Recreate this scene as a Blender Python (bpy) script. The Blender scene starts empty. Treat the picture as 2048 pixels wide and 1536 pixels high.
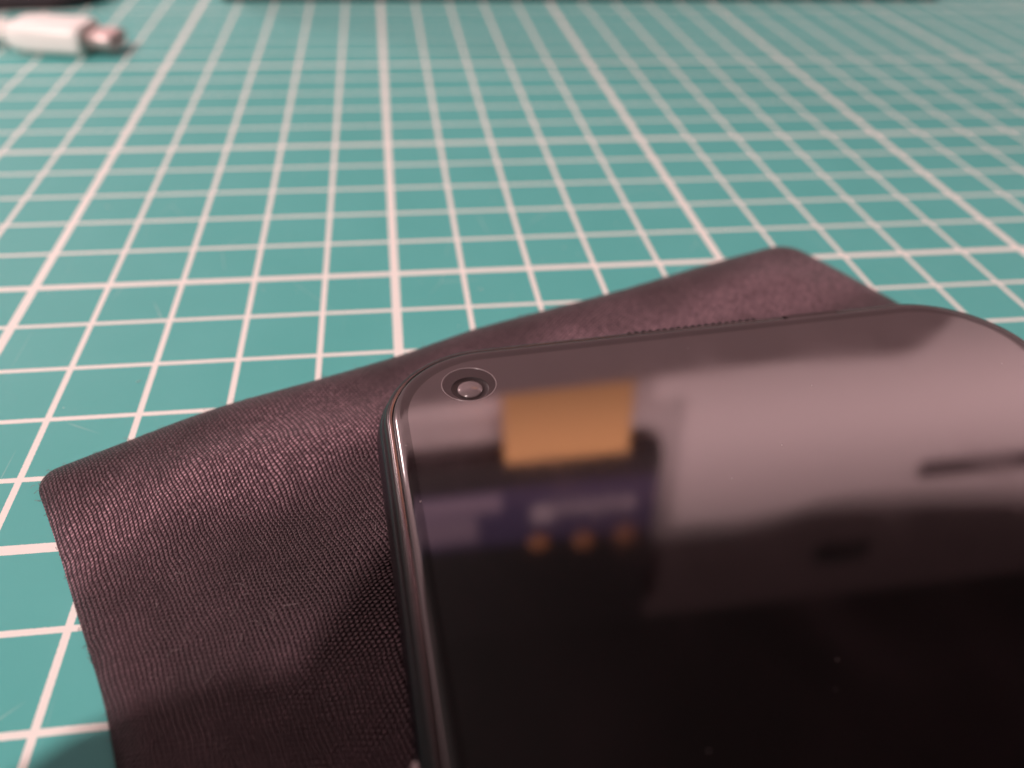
import bpy, bmesh, math, random
from mathutils import Vector, Matrix

R = math.radians
CM = 0.01
scene = bpy.context.scene
col = scene.collection
random.seed(7)

# ------------------------------------------------------------------ camera
cam_d = bpy.data.cameras.new('camera')
cam = bpy.data.objects.new('camera', cam_d)
col.objects.link(cam)
CAM = Vector((5.034, -10.205, 6.388))            # centimetres; mat cells are 1 cm
MR = (Matrix.Rotation(-0.15693, 3, 'Z') @ Matrix.Rotation(0.92517, 3, 'X') @ Matrix.Rotation(0.03783, 3, 'Z'))
cam.matrix_world = Matrix.Translation(CAM * CM) @ MR.to_4x4()
cam_d.sensor_width = 36
cam_d.lens = 36 * 1725.2 / 2048
cam_d.clip_start = 0.001
cam_d.clip_end = 20
cam_d.dof.use_dof = True
cam_d.dof.focus_distance = 8.5 * CM
cam_d.dof.aperture_fstop = cam_d.lens / 1.9      # 1.9 mm pupil, as on a phone camera
scene.camera = cam

# ------------------------------------------------------------------ world, exposure
w = bpy.data.worlds.new('World')
scene.world = w
w.use_nodes = True
bg = w.node_tree.nodes['Background']
bg.inputs[0].default_value = (1.0, 0.74, 0.76, 1)
bg.inputs[1].default_value = 0.032
scene.view_settings.view_transform = 'Standard'
scene.view_settings.look = 'None'
scene.view_settings.exposure = 0
scene.view_settings.gamma = 1

# ------------------------------------------------------------------ lamps and added fill lights
WARM = (1.0, 0.80, 0.77)
def lamp(name, kind, loc, power, colour=WARM, radius=0.02, target=None, size=None):
    d = bpy.data.lights.new(name, kind)
    d.energy = power
    d.color = colour
    if kind == 'AREA':
        d.shape = 'RECTANGLE'
        d.size, d.size_y = size[0] * CM, size[1] * CM
    else:
        d.shadow_soft_size = radius * CM
    o = bpy.data.objects.new(name, d)
    col.objects.link(o)
    o.location = Vector(loc) * CM
    if target is not None:
        o.rotation_euler = (Vector(target) - Vector(loc)).to_track_quat('-Z', 'Y').to_euler()
    return o

LB = Vector((-0.66, -0.60, 1.0))                 # direction to the room lamp behind the photographer
lamp('room_lamp', 'POINT', Vector((4.3, -5.4, 0)) + LB * 120, 128.0, radius=2.6)
lamp('desk_lamp', 'POINT', (-17, 29, 23), 0.95, radius=2.2)
lamp('side_fill', 'POINT', (64, 22, 34), 0.9, radius=4)  # added fill to brighten the far right, no lamp known there
fill = lamp('wall_fill', 'AREA', (36, 16.5, 29), 0.76, target=(36, 30.4, 32.5), size=(110, 2))  # added one-sided fill, brightens the wall mirrored in the screen
fill.data.spread = R(85)

# ------------------------------------------------------------------ node helpers
def mat(name):
    m = bpy.data.materials.new(name)
    m.use_nodes = True
    nt = m.node_tree
    return m, nt, nt.nodes['Principled BSDF']

class G:
    """Tiny helper to write node graphs as expressions."""
    def __init__(s, nt): s.nt = nt
    def n(s, t, **kw):
        nd = s.nt.nodes.new(t)
        for k, v in kw.items(): setattr(nd, k, v)
        return nd
    def put(s, sock, v):
        if isinstance(v, bpy.types.NodeSocket): s.nt.links.new(v, sock)
        else: sock.default_value = v
    def m(s, op, a, b=None, c=None, clamp=False):
        nd = s.n('ShaderNodeMath', operation=op, use_clamp=clamp)
        for i, v in enumerate((a, b, c)):
            if v is not None: s.put(nd.inputs[i], v)
        return nd.outputs[0]
    def mix(s, f, a, b):
        nd = s.n('ShaderNodeMix', data_type='RGBA')
        s.put(nd.inputs[0], f); s.put(nd.inputs[6], a); s.put(nd.inputs[7], b)
        return nd.outputs[2]
    def ramp(s, v, lo, hi):
        nd = s.n('ShaderNodeMapRange', clamp=True)
        s.put(nd.inputs[0], v); s.put(nd.inputs[1], lo); s.put(nd.inputs[2], hi)
        return nd.outputs[0]
    def noise(s, vec, scale, detail=2.0, rough=0.5):
        nd = s.n('ShaderNodeTexNoise')
        if vec is not None: s.put(nd.inputs['Vector'], vec)
        nd.inputs['Scale'].default_value = scale
        nd.inputs['Detail'].default_value = detail
        nd.inputs['Roughness'].default_value = rough
        return nd.outputs['Fac']
    def coord(s, which='Object'):
        return s.n('ShaderNodeTexCoord').outputs[which]
    def scale(s, vec, sc):
        nd = s.n('ShaderNodeVectorMath', operation='MULTIPLY')
        s.put(nd.inputs[0], vec); nd.inputs[1].default_value = sc
        return nd.outputs[0]
    def xyz(s, vec):
        nd = s.n('ShaderNodeSeparateXYZ'); s.put(nd.inputs[0], vec)
        return nd.outputs
    def bump(s, h, strength, dist, normal=None):
        nd = s.n('ShaderNodeBump')
        s.put(nd.inputs['Height'], h)
        nd.inputs['Strength'].default_value = strength
        nd.inputs['Distance'].default_value = dist
        if normal is not None: s.put(nd.inputs['Normal'], normal)
        return nd.outputs[0]

def simple(name, colour, rough=0.5, ior=1.5, metal=0.0, grain=0.0, gscale=2000, coat=0.0, var=0.0):
    m, nt, b = mat(name)
    g = G(nt)
    b.inputs['Base Color'].default_value = (*colour, 1)
    b.inputs['Roughness'].default_value = rough
    b.inputs['IOR'].default_value = ior
    b.inputs['Metallic'].default_value = metal
    b.inputs['Coat Weight'].default_value = coat
    n = g.noise(g.coord(), gscale, 3)
    if var:
        dark = tuple(c * (1 - var) for c in colour)
        g.put(b.inputs['Base Color'], g.mix(g.noise(g.coord(), gscale * .03, 4), (*dark, 1), (*colour, 1)))
    if grain: g.put(b.inputs['Normal'], g.bump(n, grain, 0.0002))
    else: g.put(b.inputs['Roughness'], g.m('ADD', rough * .9, g.m('MULTIPLY', n, rough * .2)))
    return m

# ------------------------------------------------------------------ materials
def make_mat_surface():
    m, nt, b = mat('green_mat_print')
    g = G(nt)
    P = g.scale(g.coord(), (100, 100, 100))                 # centimetres
    o = g.xyz(P)
    wob = g.m('MULTIPLY', g.m('SUBTRACT', g.noise(P, 26, 2), .5), .012)
    def line(c, off):
        f = g.m('ADD', g.m('ADD', c, off), wob)
        d = g.m('ABSOLUTE', g.m('SUBTRACT', f, g.m('ROUND', f)))                     # distance to nearest 1 cm line
        q = g.m('DIVIDE', f, 5.0)
        d5 = g.m('MULTIPLY', g.m('ABSOLUTE', g.m('SUBTRACT', q, g.m('ROUND', q))), 5.0)
        thin = g.m('LESS_THAN', d, 0.036)
        bold = g.m('LESS_THAN', d5, 0.062)
        return g.m('MAXIMUM', thin, bold)
    ln = g.m('MAXIMUM', line(o[0], 0.0), line(o[1], -1.0))
    # worn print: tiny missing specks
    worn = g.ramp(g.noise(P, 55, 3), .70, .78)
    ln = g.m('MULTIPLY', ln, g.m('SUBTRACT', 1.0, g.m('MULTIPLY', worn, .55)))
    big = g.noise(P, 0.55, 4)
    fine = g.noise(P, 60, 2)
    teal = g.mix(big, (0.070, 0.352, 0.328, 1), (0.108, 0.412, 0.392, 1))
    teal = g.mix(g.m('MULTIPLY', fine, .25), teal, (0.14, 0.46, 0.46, 1))
    # faint pale scratches and specks of lint
    sv = g.n('ShaderNodeTexVoronoi', feature='DISTANCE_TO_EDGE')
    g.put(sv.inputs['Vector'], g.scale(P, (1, .35, 1))); sv.inputs['Scale'].default_value = .71
    scr = g.m('MULTIPLY', g.m('LESS_THAN', sv.outputs[0], .0026), g.ramp(g.noise(P, .9, 2), .50, .62))
    dots = g.n('ShaderNodeTexVoronoi')
    g.put(dots.inputs['Vector'], P); dots.inputs['Scale'].default_value = 2.6
    dt = g.m('MULTIPLY', g.m('MULTIPLY', g.m('LESS_THAN', dots.outputs['Distance'], .034), .6), g.ramp(g.noise(P, 1.3, 2), .50, .58))
    marks = g.m('MAXIMUM', g.m('MULTIPLY', scr, .28), dt)
    teal = g.mix(marks, teal, (0.55, 0.62, 0.58, 1))
    g.put(b.inputs['Base Color'], g.mix(ln, teal, (0.80, 0.765, 0.72, 1)))
    g.put(b.inputs['Roughness'], g.m('ADD', .50, g.m('MULTIPLY', fine, .12)))
    b.inputs['IOR'].default_value = 1.45
    b.inputs['Specular IOR Level'].default_value = .30
    g.put(b.inputs['Normal'], g.bump(g.noise(P, 130, 2), .18, .00004))
    return m

PU, PV = 0.0445, 0.0475                                       # thread pitch in cm
def make_cloth():
    m, nt, b = mat('dark_woven_microfibre')
    g = G(nt)
    uv = g.coord('UV')
    P = g.scale(uv, (10, 10, 1))                            # uv is stored in decimetres
    # slow thread wander
    nz = g.n('ShaderNodeTexNoise'); g.put(nz.inputs['Vector'], P); nz.inputs['Scale'].default_value = 1.6
    nz.inputs['Detail'].default_value = 3
    wv = g.n('ShaderNodeVectorMath', operation='MULTIPLY_ADD')
    g.put(wv.inputs[0], nz.outputs['Color']); wv.inputs[1].default_value = (.13, .13, 0); g.put(wv.inputs[2], P)
    o = g.xyz(wv.outputs[0])
    cu = g.m('DIVIDE', o[0], PU)
    idx = g.m('FLOOR', cu)
    fu = g.m('SUBTRACT', g.m('FRACT', cu), .5)
    rv = g.m('ADD', g.m('DIVIDE', o[1], PV), g.m('MULTIPLY', idx, .5))
    rv = g.m('ADD', rv, g.m('MULTIPLY', fu, .22))          # slanted stitches
    fv = g.m('SUBTRACT', g.m('FRACT', rv), .5)
    rib = g.m('SQRT', g.m('MAXIMUM', g.m('SUBTRACT', 1.0, g.m('MULTIPLY', g.m('MULTIPLY', fu, fu), 4.0)), 0.0))
    h = g.m('MULTIPLY', rib, g.m('MULTIPLY_ADD', g.m('COSINE', g.m('MULTIPLY', fv, 6.2832)), .24, .76))
    # every stitch has its own brightness
    wn = g.n('ShaderNodeTexWhiteNoise', noise_dimensions='2D')
    cv = g.n('ShaderNodeCombineXYZ'); g.put(cv.inputs[0], idx); g.put(cv.inputs[1], g.m('FLOOR', rv))
    g.put(wn.inputs['Vector'], cv.outputs[0])
    own = wn.outputs['Value']
    h2 = g.m('MULTIPLY', h, g.m('ADD', .70, g.m('MULTIPLY', own, .4)))
    nrm = g.bump(h2, 1.0, .00030)
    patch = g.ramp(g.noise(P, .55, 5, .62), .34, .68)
    # light on the raised fold near the far edge, painted into the colour
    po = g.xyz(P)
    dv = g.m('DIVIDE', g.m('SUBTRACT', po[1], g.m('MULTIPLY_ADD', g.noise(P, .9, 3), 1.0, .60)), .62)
    fold_sheen = g.m('POWER', 2.718, g.m('MULTIPLY', g.m('MULTIPLY', dv, dv), -1.0))
    patch = g.m('ADD', g.m('MULTIPLY', patch, .50), g.m('MULTIPLY', fold_sheen, .85), clamp=True)
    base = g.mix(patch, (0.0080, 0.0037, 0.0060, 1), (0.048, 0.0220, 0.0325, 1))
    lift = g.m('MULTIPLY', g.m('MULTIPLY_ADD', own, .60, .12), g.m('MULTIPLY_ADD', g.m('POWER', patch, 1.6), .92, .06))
    base = g.mix(g.m('MULTIPLY', g.m('POWER', h, 3.0), lift), base, (0.88, 0.52, 0.60, 1))  # glints on the stitch tips put into the base colour
    base = g.mix(g.ramp(h, .62, .1), base, (0.006, 0.003, 0.0035, 1))
    # lint and dust
    lt = g.n('ShaderNodeTexVoronoi'); g.put(lt.inputs['Vector'], g.scale(P, (1, .7, 1))); lt.inputs['Scale'].default_value = 3.1
    lint = g.m('MULTIPLY', g.m('LESS_THAN', lt.outputs['Distance'], .035), g.ramp(g.noise(P, 2.3, 2), .5, .62))
    base = g.mix(g.m('MULTIPLY', lint, .6), base, (0.45, 0.36, 0.34, 1))
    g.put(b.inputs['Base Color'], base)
    b.inputs['Roughness'].default_value = .42
    b.inputs['IOR'].default_value = 1.5
    b.inputs['Specular IOR Level'].default_value = .50
    b.inputs['Specular Tint'].default_value = (1.0, .72, .76, 1)
    b.inputs['Sheen Weight'].default_value = .06
    b.inputs['Sheen Roughness'].default_value = .45
    b.inputs['Sheen Tint'].default_value = (1.0, .78, .78, 1)
    g.put(b.inputs['Normal'], nrm)
    return m

def make_glass(name, base, ior, rough):
    m, nt, b = mat(name)
    g = G(nt)
    P = g.scale(g.coord(), (100, 100, 100))
    vo = g.n('ShaderNodeTexVoronoi'); g.put(vo.inputs['Vector'], P); vo.inputs['Scale'].default_value = 3.2
    dust = g.m('MULTIPLY', g.m('LESS_THAN', vo.outputs['Distance'], .026), g.ramp(g.noise(P, 1.6, 2), .47, .56))
    smear = g.ramp(g.noise(g.scale(P, (1, .45, 1)), 1.2, 4), .45, .8)
    film = g.mix(smear, (*base, 1), (base[0] + .012, base[1] + .007, base[2] + .008, 1))
    g.put(b.inputs['Base Color'], g.mix(g.m('MULTIPLY', dust, .7), film, (.45, .38, .38, 1)))
    g.put(b.inputs['Roughness'], g.m('ADD', g.m('ADD', rough, g.m('MULTIPLY', smear, .05)), g.m('MULTIPLY', dust, .4)))
    b.inputs['IOR'].default_value = ior
    return m

def make_cover():
    m, nt, b = mat('clear_cover_glass')
    g = G(nt)
    tr = g.n('ShaderNodeBsdfTransparent'); gl = g.n('ShaderNodeBsdfGlossy'); gl.inputs['Roughness'].default_value = .02
    mx = g.n('ShaderNodeMixShader')
    mx.inputs[0].default_value = .13
    g.put(mx.inputs[1], tr.outputs[0]); g.put(mx.inputs[2], gl.outputs[0])
    g.put(nt.nodes['Material Output'].inputs[0], mx.outputs[0])
    return m

M = dict(
    mat=make_mat_surface(), cloth=make_cloth(),
    bezel=make_glass('black_bezel_glass', (.008, .004, .0045), 1.85, .035),
    display=make_glass('dark_display_glass', (.010, .0048, .0055), 2.3, .042),
    cover=make_cover(),
    shell=simple('black_satin_shell', (.006, .005, .008), .26, 1.36, grain=.06, gscale=4000),
    rim=simple('dark_satin_rim', (.008, .006, .007), .22, 1.36, grain=.05, gscale=4000),
    lip=simple('polished_lip', (.16, .125, .125), .14, metal=.85),
    ring=simple('thin_grey_ring', (.22, .17, .175), .3, 1.5),
    void=simple('matt_black_void', (.003, .0025, .003), .8),
    well=simple('grey_lens_well', (.045, .028, .031), .5),
    barrel=simple('dark_lens_barrel', (.016, .009, .010), .45),
    lens=simple('grey_lens', (.145, .108, .112), .16, 1.6, coat=.3),
    button=simple('pale_button', (.55, .42, .42), .4),
    white=simple('glossy_white_plastic', (.90, .86, .82), .35, 1.5, grain=.02),
    metal=simple('brushed_connector_metal', (.70, .57, .55), .5, metal=1.0),
    pouch=simple('dark_plum_fabric', (.10, .055, .065), .7, grain=.5, gscale=1500, var=.4),
    panel=simple('mauve_grey_board', (.72, .47, .50), .6, var=.08),
    rail=simple('dark_rail_metal', (.10, .068, .075), .5),
    wall=simple('pale_painted_wall', (.80, .60, .63), .8, grain=.1, gscale=300, var=.06),
    orange=simple('orange_card', (.90, .44, .19), .6, grain=.05, gscale=300, var=.08),
    navy=simple('navy_printed_card', (.075, .052, .12), .5, var=.25),
    lilac=simple('lilac_printed_card', (.27, .185, .26), .5, var=.2),
    card=simple('black_card', (.012, .008, .009), .6),
    brown=simple('dark_brown_card', (.035, .02, .018), .6, var=.2),
    print=simple('pale_print', (.42, .31, .36), .6),
    dot=simple('orange_print', (.42, .16, .07), .6),
    cupboard=simple('black_wood', (.006, .004, .004), .6),
    shelf=simple('brown_wood', (.10, .062, .066), .6, var=.3),
    table=simple('dark_table_wood', (.08, .05, .04), .5, var=.3),
)

# ------------------------------------------------------------------ object helpers
def tag(o, label=None, cat=None, group=None, kind=None):
    if label: o['label'] = label
    if cat: o['category'] = cat
    if group: o['group'] = group
    if kind: o['kind'] = kind
    return o

def link(name, bm, m, parent=None, smooth=True):
    """bm is in centimetres in world (or parent) space"""
    me = bpy.data.meshes.new(name)
    bmesh.ops.scale(bm, vec=(CM, CM, CM), verts=bm.verts)
    bm.normal_update()
    bm.to_mesh(me); bm.free()
    me.materials.append(m)
    for p in me.polygons: p.use_smooth = smooth
    o = bpy.data.objects.new(name, me)
    col.objects.link(o)
    if parent is not None: o.parent = parent
    return o

def empty(name, loc=(0, 0, 0), rot=None):
    o = bpy.data.objects.new(name, None)
    o.empty_display_size = .005
    col.objects.link(o)
    o.location = Vector(loc) * CM
    if rot is not None: o.rotation_euler = rot
    return o

def box(bm, x0, x1, y0, y1, z0, z1, bev=0.0, seg=2):
    r = bmesh.ops.create_cube(bm, size=1)
    vs = r['verts']
    for v in vs:
        v.co = Vector((x0 + (v.co.x + .5) * (x1 - x0), y0 + (v.co.y + .5) * (y1 - y0), z0 + (v.co.z + .5) * (z1 - z0)))
    if bev:
        es = list({e for v in vs for e in v.link_edges})
        bmesh.ops.bevel(bm, geom=es, offset=bev, segments=seg, profile=.5, affect='EDGES')
    return bm

def rrect(hw, hh, r, n=20, ns=10):
    """closed rounded-rectangle loop, counter-clockwise, centred"""
    pts = []
    r = max(r, .001)
    cs = [(hw - r, hh - r, 0), (-hw + r, hh - r, 90), (-hw + r, -hh + r, 180), (hw - r, -hh + r, 270)]
    for k, (cx, cy, a0) in enumerate(cs):
        for i in range(n + 1):
            a = R(a0 + 90 * i / n)
            pts.append((cx + r * math.cos(a), cy + r * math.sin(a)))
        nx = cs[(k + 1) % 4]
        a = R(nx[2])
        e = (nx[0] + r * math.cos(a), nx[1] + r * math.sin(a)); s = pts[-1]
        for i in range(1, ns):
            t = i / ns
            pts.append((s[0] + (e[0] - s[0]) * t, s[1] + (e[1] - s[1]) * t))
    return pts

def sweep(bm, loops, cap0=False, cap1=False):
    rows = [[bm.verts.new(p) for p in lp] for lp in loops]
    n = len(rows[0])
    for a, b in zip(rows, rows[1:]):
        for i in range(n):
            j = (i + 1) % n
            bm.faces.new((a[i], a[j], b[j], b[i]))
    if cap0: bm.faces.new(list(reversed(rows[0])))
    if cap1: bm.faces.new(rows[-1])
    return rows

def plate_with_hole(bm, outer, hole, z):
    vo = [bm.verts.new((x, y, z)) for x, y in outer]
    vh = [bm.verts.new((x, y, z)) for x, y in hole]
    es = [bm.edges.new((L[i], L[(i + 1) % len(L)])) for L in (vo, vh) for i in range(len(L))]
    bmesh.ops.triangle_fill(bm, use_beauty=True, use_dissolve=False, edges=es, normal=(0, 0, 1))
    return vo, vh

def circle(cx, cy, r, n=48):
    return [(cx + r * math.cos(2 * math.pi * i / n), cy + r * math.sin(2 * math.pi * i / n)) for i in range(n)]

def lathe(bm, prof, cx, cy, n=48, cap=False):
    loops = [[(cx + r * math.cos(2 * math.pi * i / n), cy + r * math.sin(2 * math.pi * i / n), z) for i in range(n)] for r, z in prof]
    return sweep(bm, loops, cap1=cap)

def tube(bm, pts, r, n=16, flat=1.0):
    pts = [Vector(p) for p in pts]
    loops = []
    for i, p in enumerate(pts):
        d = (pts[min(i + 1, len(pts) - 1)] - pts[max(i - 1, 0)]).normalized()
        s = d.cross(Vector((0, 0, 1))).normalized(); u = s.cross(d)
        rr = r[i] if isinstance(r, (list, tuple)) else r
        loops.append([p + s * rr * math.cos(2 * math.pi * k / n) + u * rr * flat * math.sin(2 * math.pi * k / n) for k in range(n)])
    return sweep(bm, loops, True, True)

# ------------------------------------------------------------------ setting
bm = bmesh.new(); box(bm, -60, 95, -60, 30, -4, -.2)
tag(link('table', bm, M['table'], smooth=False), kind='structure')

bm = bmesh.new(); box(bm, -80, 130, 30.4, 34, -4, 120)
tag(link('wall', bm, M['wall'], smooth=False), kind='structure')

# ------------------------------------------------------------------ cutting mat
bm = bmesh.new()
lp = rrect(45, 29, .8, 8, 6)
sweep(bm, [[(x + 15, y - 2, -.2) for x, y in lp], [(x + 15, y - 2, -.03) for x, y in lp],
           [(x * .9993 + 15, y * .999 - 2, 0) for x, y in lp]], True, True)
tag(link('cutting_mat', bm, M['mat'], smooth=False), 'teal green cutting mat printed with a pale grid, lying flat under everything', 'cutting mat')

# ------------------------------------------------------------------ cloth
TOP = [(0, 1.13, -2.98), (.1, 1.98, -2.48), (.2, 2.89, -1.97), (.3, 4.00, -1.53), (.4, 4.98, -1.12), (.5, 6.00, -.60),
       (.6, 7.07, -.19), (.7, 8.24, .25), (.85, 9.53, .80), (.95, 10.6, 1.22), (1.0, 11.25, 1.45)]
LEFT = [(0, 0, 0), (.1, .28, -.55), (.2, .52, -1.04), (.4, .92, -1.90), (.6, 1.33, -2.77), (.75, 1.58, -3.42), (1.0, 2.0, -4.6), (1.6, 3.1, -7.6)]
def interp(tab, t):
    for a, b in zip(tab, tab[1:]):
        if t <= b[0]:
            i = tab.index(a)
            p0 = tab[max(i - 1, 0)]; p3 = tab[min(i + 2, len(tab) - 1)]
            f = (t - a[0]) / (b[0] - a[0])
            out = []
            for k in (1, 2):
                m0 = (b[k] - p0[k]) / max(b[0] - p0[0], 1e-6) * (b[0] - a[0])
                m1 = (p3[k] - a[k]) / max(p3[0] - a[0], 1e-6) * (b[0] - a[0])
                out.append((2*f**3 - 3*f*f + 1)*a[k] + (f**3 - 2*f*f + f)*m0 + (-2*f**3 + 3*f*f)*b[k] + (f**3 - f*f)*m1)
            return Vector(out)
    return Vector(tab[-1][1:])

def cloth_mesh():
    bm = bmesh.new()
    uvl = bm.loops.layers.uv.new('uv')
    NU, NV, LU, LV = 220, 170, 11.0, 8.2
    rc = .27
    from mathutils import noise
    def place(i, j):
        # denser near the rim
        u = i / NU; v = j / NV
        cu, cv = u * LU, v * LV
        # round the corners of the sheet
        for ox, oy in ((rc, rc), (LU - rc, rc)):
            inx = cu < rc if ox == rc else cu > LU - rc
            if inx and cv < rc:
                d = Vector((cu - ox, cv - oy)); m = max(abs(d.x), abs(d.y)); l = d.length
                if l > 1e-6: d *= m / l
                cu, cv = ox + d.x, oy + d.y
        p = interp(TOP, cu / LU) + interp(LEFT, cv / LV * 1.6)
        ed = min(cu, LU - cu, cv)
        if cv < rc and (cu < rc or cu > LU - rc):
            ox = rc if cu < rc else LU - rc
            ed = max(rc - Vector((cu - ox, cv - rc)).length, 0)
        rise = 1 - (1 - min(ed / .34, 1)) ** 2.4
        z = .012 + .088 * rise
        soft = min(ed / 1.0, 1.0)
        z += soft * (.030 * noise.noise(Vector((p.x * .55, p.y * .55, 3))) + .010 * noise.noise(Vector((p.x * 1.6, p.y * 1.6, 8))))
        # long soft wrinkles running up from the left corner to the phone
        s = (p - Vector((1.3, -3.2))).dot(Vector((.80, .16)).normalized())
        n_ = (p - Vector((1.3, -3.2))).dot(Vector((-.16, .80)).normalized())
        z += soft * .028 * math.exp(-((n_ + .10) / .40) ** 2) * min(max(s, 0), 1)
        z += soft * .15 * math.exp(-((p.x - 10.8) / 1.6) ** 2 - ((p.y - .2) / .9) ** 2)
        z += .105 * math.exp(-((cv - .95 - .06 * cu) / .50) ** 2) * min(max((cu - .5) / 1.2, 0), 1) * min(max((4.6 - cu) / 1.2, 0), 1)
        z -= .050 * math.exp(-((cv - 2.1) / .60) ** 2) * min(max((cu - .5) / 1.2, 0), 1) * min(max((4.2 - cu) / 1.0, 0), 1)
        z += .030 * math.exp(-((cu - 2.3 - .35 * cv) / .35) ** 2) * min(max((cv - 1.2) / 1.0, 0), 1) * min(max((4.5 - cv) / 1., 0), 1)
        z = max(z, .012)
        return Vector((p.x, p.y, z)), (cu, cv)
    top = [[None] * (NV + 1) for _ in range(NU + 1)]
    UV = {}
    for i in range(NU + 1):
        for j in range(NV + 1):
            p, c = place(i, j)
            v = bm.verts.new(p); top[i][j] = v; UV[v] = c
    for i in range(NU):
        for j in range(NV):
            f = bm.faces.new((top[i][j], top[i][j + 1], top[i + 1][j + 1], top[i + 1][j]))
    # hem: wall down to the mat, then a plain underside
    rim = [top[i][0] for i in range(NU + 1)] + [top[NU][j] for j in range(1, NV + 1)] + \
          [top[i][NV] for i in range(NU - 1, -1, -1)] + [top[0][j] for j in range(NV - 1, 0, -1)]
    low = []
    for v in rim:
        n = bm.verts.new((v.co.x, v.co.y, .004)); UV[n] = UV[v]; low.append(n)
    for k in range(len(rim)):
        l = (k + 1) % len(rim)
        bm.faces.new((rim[k], rim[l], low[l], low[k]))
    for f in bm.faces:
        for lo in f.loops:
            lo[uvl].uv = (UV[lo.vert][0] * .1, UV[lo.vert][1] * .1)
    return bm
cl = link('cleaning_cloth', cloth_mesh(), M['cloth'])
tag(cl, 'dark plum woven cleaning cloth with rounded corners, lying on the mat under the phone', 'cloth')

# ------------------------------------------------------------------ smartphone
W, H, T, RC = 7.46, 15.4, .82, 1.22
YAW, ROLL = R(3.86), R(-1.24)
phone = empty('smartphone', (8.908, -9.793, .198), (0, ROLL, YAW))
tag(phone, 'black smartphone lying face up on the dark cloth, glossy screen switched off', 'phone')
hw, hh = W / 2, H / 2
def loop(inset, z): return [(x, y, z) for x, y in rrect(hw - inset, hh - inset, RC - inset, 28, 16)]
def prof(bm, pr, c0=False, c1=False): return sweep(bm, [loop(d, z) for d, z in pr], c0, c1)

bm = bmesh.new()
prof(bm, [(.50, 0), (.30, .012), (.16, .06), (.07, .15), (.02, .27), (0, .40), (0, .50), (.012, .58), (.035, .65), (.065, .70), (.075, .705)], True, False)
link('shell', bm, M['shell'], phone)
bm = bmesh.new()
prof(bm, [(.070, .690), (.076, .722), (.090, .760), (.112, .788), (.136, .7995), (.140, .800)])
link('rim', bm, M['rim'], phone)
bm = bmesh.new()
prof(bm, [(.138, .794), (.142, .7995), (.150, .8008), (.154, .8006), (.171, .7994), (.175, .797), (.1765, .74)])
link('rim_lip', bm, M['lip'], phone)

HX, HY = -2.72, 6.926                                         # punch-hole centre
HR = .287
ZG = .835                                                      # flat of the glass above the phone's base
bm = bmesh.new()
pr = [(.178, .74), (.179, .788), (.184, .804), (.196, .815), (.216, .8235), (.242, .8298), (.270, .8335), (.300, ZG)]
rows = prof(bm, pr)
outer = [(x, y) for x, y, z in loop(.300, ZG)]
vo, vh = plate_with_hole(bm, outer, circle(HX, HY, HR), ZG)
bmesh.ops.remove_doubles(bm, verts=bm.verts, dist=.0005)
glass = link('front_glass', bm, M['bezel'], phone)
# active display, a hair above the bezel print
bm = bmesh.new()
def dloop(d): return [(x, y) for x, y in rrect(hw - .30 - d, hh - .30 - d - .035, RC - .30 - d, 24, 12)]
DI = .03
vo, vh = plate_with_hole(bm, dloop(DI), circle(HX, HY, HR), ZG + .0022)
n = len(vo)
lo = [bm.verts.new((v.co.x, v.co.y, ZG - .002)) for v in vo]
for i in range(n):
    bm.faces.new((lo[i], lo[(i + 1) % n], vo[(i + 1) % n], vo[i]))
link('display', bm, M['display'], phone, smooth=False)

# punch-hole selfie camera
bm = bmesh.new()
lathe(bm, [(HR + .001, ZG - .01), (HR + .001, ZG + .0035), (HR - .008, ZG + .0035), (HR - .008, ZG - .01)], HX, HY, 64)
link('camera_ring', bm, M['ring'], phone)
OY = HY - .075                                                # the lens sits below the glass and looks shifted
bm = bmesh.new()
vo, vh = plate_with_hole(bm, circle(HX, HY, HR - .006, 64), circle(HX, OY, .196, 48), ZG - .001)
lo = [bm.verts.new((v.co.x, v.co.y, ZG - .012)) for v in vh]
for i in range(len(vh)): bm.faces.new((vh[i], vh[(i + 1) % len(vh)], lo[(i + 1) % len(lo)], lo[i]))
link('camera_cover', bm, M['bezel'], phone, smooth=False)
bm = bmesh.new()
lathe(bm, [(.1975, ZG - .004), (.185, ZG - .012), (.15, ZG - .016), (.02, ZG - .018), (.001, ZG - .018)], HX, OY, 48)
link('lens_barrel', bm, M['barrel'], phone)
bm = bmesh.new()
lathe(bm, [(.132, ZG - .02), (.131, ZG - .006)] + [(.130 * math.cos(a), ZG - .006 + .026 * math.sin(a)) for a in [R(t) for t in (8, 18, 30, 45, 60, 75, 89.5)]], HX, OY, 48)
link('camera_lens', bm, M['lens'], phone)

# earpiece: a row of small dark slots in the top rim
bm = bmesh.new()
gx0, gx1 = -.76, .76
for k in range(19):
    x = gx0 + (gx1 - gx0) * k / 18
    rows = []
    r = bmesh.ops.create_uvsphere(bm, u_segments=10, v_segments=6, radius=1)
    for v in r['verts']:
        v.co = Vector((x + v.co.x * .031, hh - .114 + v.co.y * .025, .788 + v.co.z * .012))
link('earpiece_grille', bm, M['void'], phone)
# sensor slot: a shallow dark notch that interrupts the rim
bm = bmesh.new()
x0, x1 = 1.10, 1.80
zt = .822
pl = [(x0, hh - .145), (x0 + .06, hh - .215), (x1 - .06, hh - .215), (x1, hh - .145)]
va = [bm.verts.new((x, y, zt)) for i, (x, y) in enumerate(pl)]
vb = [bm.verts.new((x, y, .76)) for x, y in pl]
bm.faces.new(va)
for i in range(4): bm.faces.new((vb[i], vb[(i + 1) % 4], va[(i + 1) % 4], va[i]))
link('sensor_slot', bm, M['bezel'], phone, smooth=False)
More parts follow.
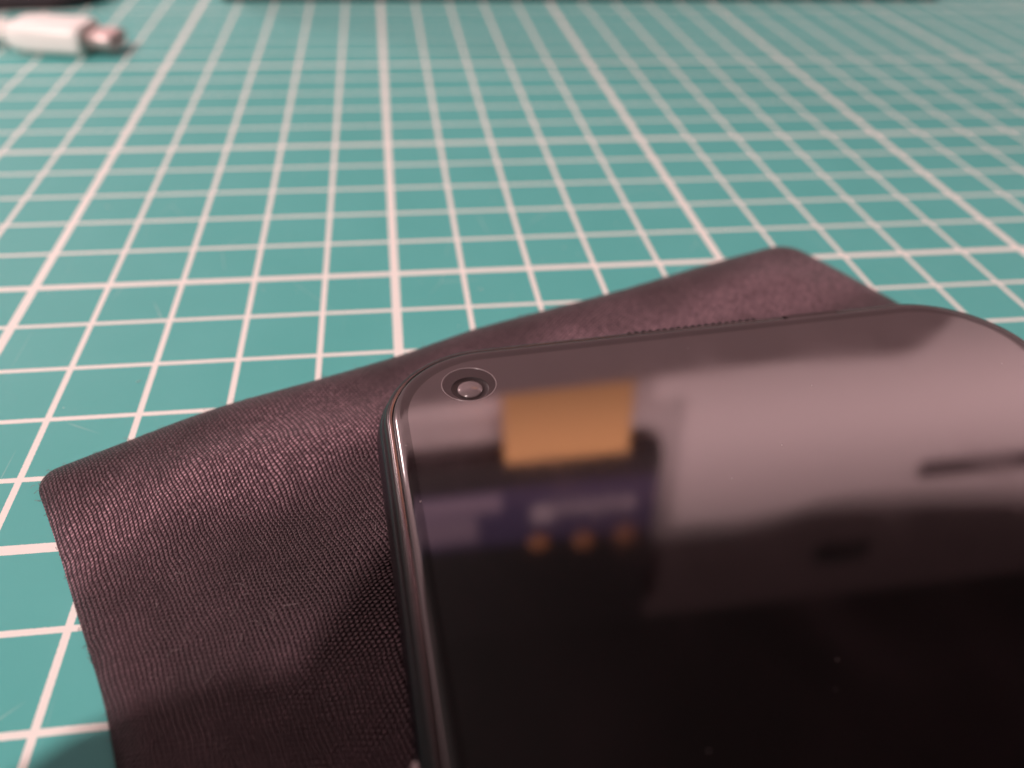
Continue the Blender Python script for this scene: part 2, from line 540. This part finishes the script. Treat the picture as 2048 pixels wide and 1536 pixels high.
# pale side button at the near end of the left flank
BY = 3.13
bm = bmesh.new()
box(bm, -hw - .035, -hw + .10, BY - 1.0, BY - .03, .36, .58, .05, 4)
link('side_button', bm, M['button'], phone)

# ------------------------------------------------------------------ lint: loose fibres on cloth and mat
from mathutils.bvhtree import BVHTree
bm0 = bmesh.new(); bm0.from_mesh(cl.data); tree = BVHTree.FromBMesh(bm0)
bm = bmesh.new()
def fibre(x, y, L, r):
    hit = tree.ray_cast(Vector((x * CM, y * CM, .05)), Vector((0, 0, -1)))
    z0 = hit[0].z / CM if hit[0] is not None else 0.0
    a = random.uniform(0, 6.28); k = random.uniform(-2.2, 2.2); pts = []
    for i in range(5):
        pts.append((x, y, z0 + .006 + .018 * math.sin(math.pi * i / 4) * random.random()))
        x += L / 4 * math.cos(a); y += L / 4 * math.sin(a); a += k / 4
    tube(bm, pts, r, 4)
for _ in range(190):
    u, v = random.uniform(.2, 5), random.uniform(.1, 5)
    p = interp(TOP, u / 11) + interp(LEFT, v / 8.2 * 1.6)
    fibre(p.x, p.y, random.choice((.04, .06, .09, .14)), random.uniform(.0018, .0032))
for _ in range(70):                                           # along the cut edge
    u = random.uniform(.1, 10)
    p = interp(TOP, u / 11)
    fibre(p.x + random.uniform(-.02, .02), p.y + random.uniform(-.03, .02), random.uniform(.03, .11), .0022)
for _ in range(60):
    v = random.uniform(.1, 7)
    p = interp(TOP, .001) + interp(LEFT, v / 8.2 * 1.6)
    fibre(p.x + random.uniform(-.03, .03), p.y, random.uniform(.03, .08), .0022)
bm0.free()
lint = link('lint_fibres', bm, simple('grey_lint', (.20, .15, .155), .8))
tag(lint, kind='stuff')
bm = bmesh.new()
for _ in range(60):
    x, y = random.uniform(-3, 12), random.uniform(-8, 5)
    if tree.ray_cast(Vector((x * CM, y * CM, .05)), Vector((0, 0, -1)))[0] is None:
        fibre(x, y, random.choice((.03, .05, .1)), random.uniform(.002, .0035))
tag(link('dust_flecks', bm, simple('pale_dust', (.60, .58, .54), .8)), kind='stuff')

# ------------------------------------------------------------------ white cable with its plug
ax = R(-10)
cab = empty('charging_cable', (-2.74, 12.38, .36), (0, R(1.5), ax))
tag(cab, 'white charging cable ending in a blurred metal plug at the far left of the mat', 'cable')
def slab_loop(x, hy, hz, r, dz=0):
    return [(x, a, b + dz) for a, b in rrect(hy, hz, r, 8, 4)]
bm = bmesh.new()
sweep(bm, [slab_loop(-.93, .30, .20, .18), slab_loop(-.88, .48, .27, .25), slab_loop(-.74, .59, .325, .29), slab_loop(-.4, .64, .33, .22), slab_loop(.70, .64, .33, .22),
           slab_loop(.84, .635, .335, .26), slab_loop(.89, .60, .31, .25), slab_loop(.905, .54, .25, .22)], True, True)
link('plug_housing', bm, M['white'], cab)
bm = bmesh.new()
sweep(bm, [slab_loop(.88, .46, .16, .11), slab_loop(1.52, .46, .16, .11), slab_loop(1.56, .44, .145, .10), slab_loop(1.56, .40, .06, .05), slab_loop(1.10, .35, .07, .06)], True, False)
link('metal_tip', bm, M['metal'], cab)
bm = bmesh.new()
box(bm, .95, 1.50, -.30, .30, -.03, .03)
link('contact_tongue', bm, M['void'], cab, smooth=False)
bm = bmesh.new()
tube(bm, [(-.90, 0, 0), (-1.3, 0, 0), (-1.9, .01, 0), (-2.6, .06, -.03), (-3.6, .2, -.08), (-5, .5, -.1), (-7, 1.2, -.1), (-10, 2.6, -.1)], [.27, .27, .255, .25, .25, .25, .25, .25], 20)
link('cable_sleeve', bm, M['white'], cab)

# ------------------------------------------------------------------ things at the far end of the mat
bm = bmesh.new()
lps = []
for k, (s, z) in enumerate([(.86, .0), (.97, .12), (1.0, .45), (.98, .8), (.88, 1.1), (.6, 1.28), (.3, 1.32)]):
    lps.append([(x * s - 5.6, y * s + 17.3 + .1 * x, z) for x, y in rrect(2.9, 1.5, 1.1, 8, 6)])
sweep(bm, lps, True, True)
tag(link('dark_case', bm, M['pouch']), 'dark plum soft case lying behind the white cable at the far left', 'case')

bm = bmesh.new()
pl = [(.6, .6), (22.7, .6), (24.0, 3), (27.2, 13.0), (27.3, 14.6), (26.8, 15.8), (26.2, 16.6), (25.2, 17.0), (20.7, 16.75), (16.5, 16.85), (13.9, 17.0), (8.4, 17.15), (5.0, 17.35), (-.5, 17.5), (-.6, 3)]
f0 = [bm.verts.new((x, 17.0, z)) for x, z in pl]; f1 = [bm.verts.new((x, 18.4, z)) for x, z in pl]
bm.faces.new(f0); bm.faces.new(list(reversed(f1)))
for i in range(len(pl)):
    j = (i + 1) % len(pl); bm.faces.new((f1[i], f1[j], f0[j], f0[i]))
bmesh.ops.recalc_face_normals(bm, faces=bm.faces)
bmesh.ops.bevel(bm, geom=list(bm.edges), offset=.12, segments=2, affect='EDGES', profile=.5)
bd = empty('upright_board', (0, 0, 0))
tag(bd, 'mauve grey board standing on a dark foot across the far end of the mat', 'board')
link('board_face', bm, M['panel'], bd, smooth=False)
bm = bmesh.new(); box(bm, .5, 22.6, 17.05, 18.6, 0, .7, .05)
link('foot', bm, M['void'], bd, smooth=False)

# seen only as reflections in the phone's screen
bm = bmesh.new(); box(bm, 9.6, 17.2, 28.0, 29.5, -.2, 31.15, .06)
ob = link('orange_box', bm, M['orange'], smooth=False)
tag(ob, 'plain orange box standing by the wall, mirrored as an orange patch in the screen', 'box')
nb = empty('navy_box', (11.9, 28.7, 31.2))
tag(nb, 'navy printed box on top of the orange box, mirrored dark blue in the screen', 'box')
bm = bmesh.new(); box(bm, -21, 7.5, -.7, .8, 0, 16.5, .06)
link('carton', bm, M['card'], nb, smooth=False)
bm = bmesh.new(); box(bm, -20.9, 7.4, -.74, -.69, 2.0, 7.0, .01)
link('navy_print', bm, M['navy'], nb, smooth=False)
bm = bmesh.new(); box(bm, -20, -2.6, -.77, -.72, 2.3, 3.9, .01); box(bm, -20, -4.2, -.77, -.72, 4.1, 6.4, .01)
link('lilac_panel', bm, M['lilac'], nb, smooth=False)
bm = bmesh.new()
xs = -.7
for wd, ht in ((1.5, 1.5), (.8, .9), (.9, .9), (.6, 1.3), (.9, .9), (.9, 1.1)):
    box(bm, xs, xs + wd, -.77, -.72, 3.7, 3.7 + ht, .02); xs += wd + .22
link('pale_lettering', bm, M['print'], nb, smooth=False)
for x, z in ((-.2, 7.1), (2.8, 7.35), (5.6, 7.2)):
    bm = bmesh.new()
    lathe(bm, [(.75, -.02), (.73, .05), (.3, .06), (.001, .06)], 0, 0, 24)
    bmesh.ops.rotate(bm, verts=bm.verts, cent=(0, 0, 0), matrix=Matrix.Rotation(R(90), 3, 'X'))
    bmesh.ops.translate(bm, verts=bm.verts, vec=(x, -.74, z))
    link('orange_dot', bm, M['dot'], nb)
bm = bmesh.new(); box(bm, -70, 120, 29.55, 30.38, 42.8, 118, .1)
cb = empty('wall_cupboard')
link('carcass', bm, M['cupboard'], cb, smooth=False)
bm = bmesh.new()
tp = [(-70, 49.5), (-70, 41.2), (18, 41.3), (26, 41.7), (29.2, 41.2), (31.5, 40.5), (34, 40.4), (40, 40.9), (48, 41.7), (60, 42.6), (120, 43), (120, 49.5)]
f0 = [bm.verts.new((x, 29.40, z)) for x, z in tp]; f1 = [bm.verts.new((x, 29.54, z)) for x, z in tp]
bm.faces.new(f0); bm.faces.new(list(reversed(f1)))
for i in range(len(tp)):
    j = (i + 1) % len(tp); bm.faces.new((f1[i], f1[j], f0[j], f0[i]))
bmesh.ops.recalc_face_normals(bm, faces=bm.faces)
link('lower_trim', bm, M['shelf'], cb, smooth=False)
bm = bmesh.new(); box(bm, 32.4, 36.6, 29.0, 29.44, 43.8, 45.4, .2)
link('knob', bm, M['void'], cb, smooth=False)
tag(cb, 'dark cupboard above the pale wall, mirrored black in the lower screen', 'cupboard')
bm = bmesh.new(); box(bm, 39.2, 62, 29.9, 30.4, 37.1, 38.4, .2)
tag(link('wall_rail', bm, M['rail']), 'short dark rail on the pale wall, mirrored as a grey streak in the screen', 'rail')

# ------------------------------------------------------------------ the photographing phone, whose shadow falls on the near cloth
hold = bpy.data.objects.new('camera_phone', None); hold.empty_display_size = .005; col.objects.link(hold)
hold.matrix_world = Matrix.Translation(CAM * CM) @ MR.to_4x4()
tag(hold, 'second dark phone held out over the near edge, casting the shadow on the cloth', 'phone')
bm = bmesh.new()
sweep(bm, [[(x + 1.75, y - 1.9, z) for x, y in rrect(7.1 + d, 3.55 + d, .5, 8, 6)] for z, d in ((1.1, -.15), (1.0, 0), (.35, 0), (.25, -.15))], True, True)
link('body', bm, M['shell'], hold)
bm = bmesh.new()
tube(bm, [(-4.6, -.35, .4), (-5.5, -.42, .35), (-6.2, -.72, .5), (-6.7, -1.2, .9), (-7.1, -2.1, 1.4), (-8, -4.3, 2.0), (-9.5, -8, 2.5)], [.5, .62, .7, .75, .85, 1.1, 1.4], 16)
link('finger_stand_in', bm, M['shell'], hold)  # unseen finger shape, added to cast the rounded part of the shadow
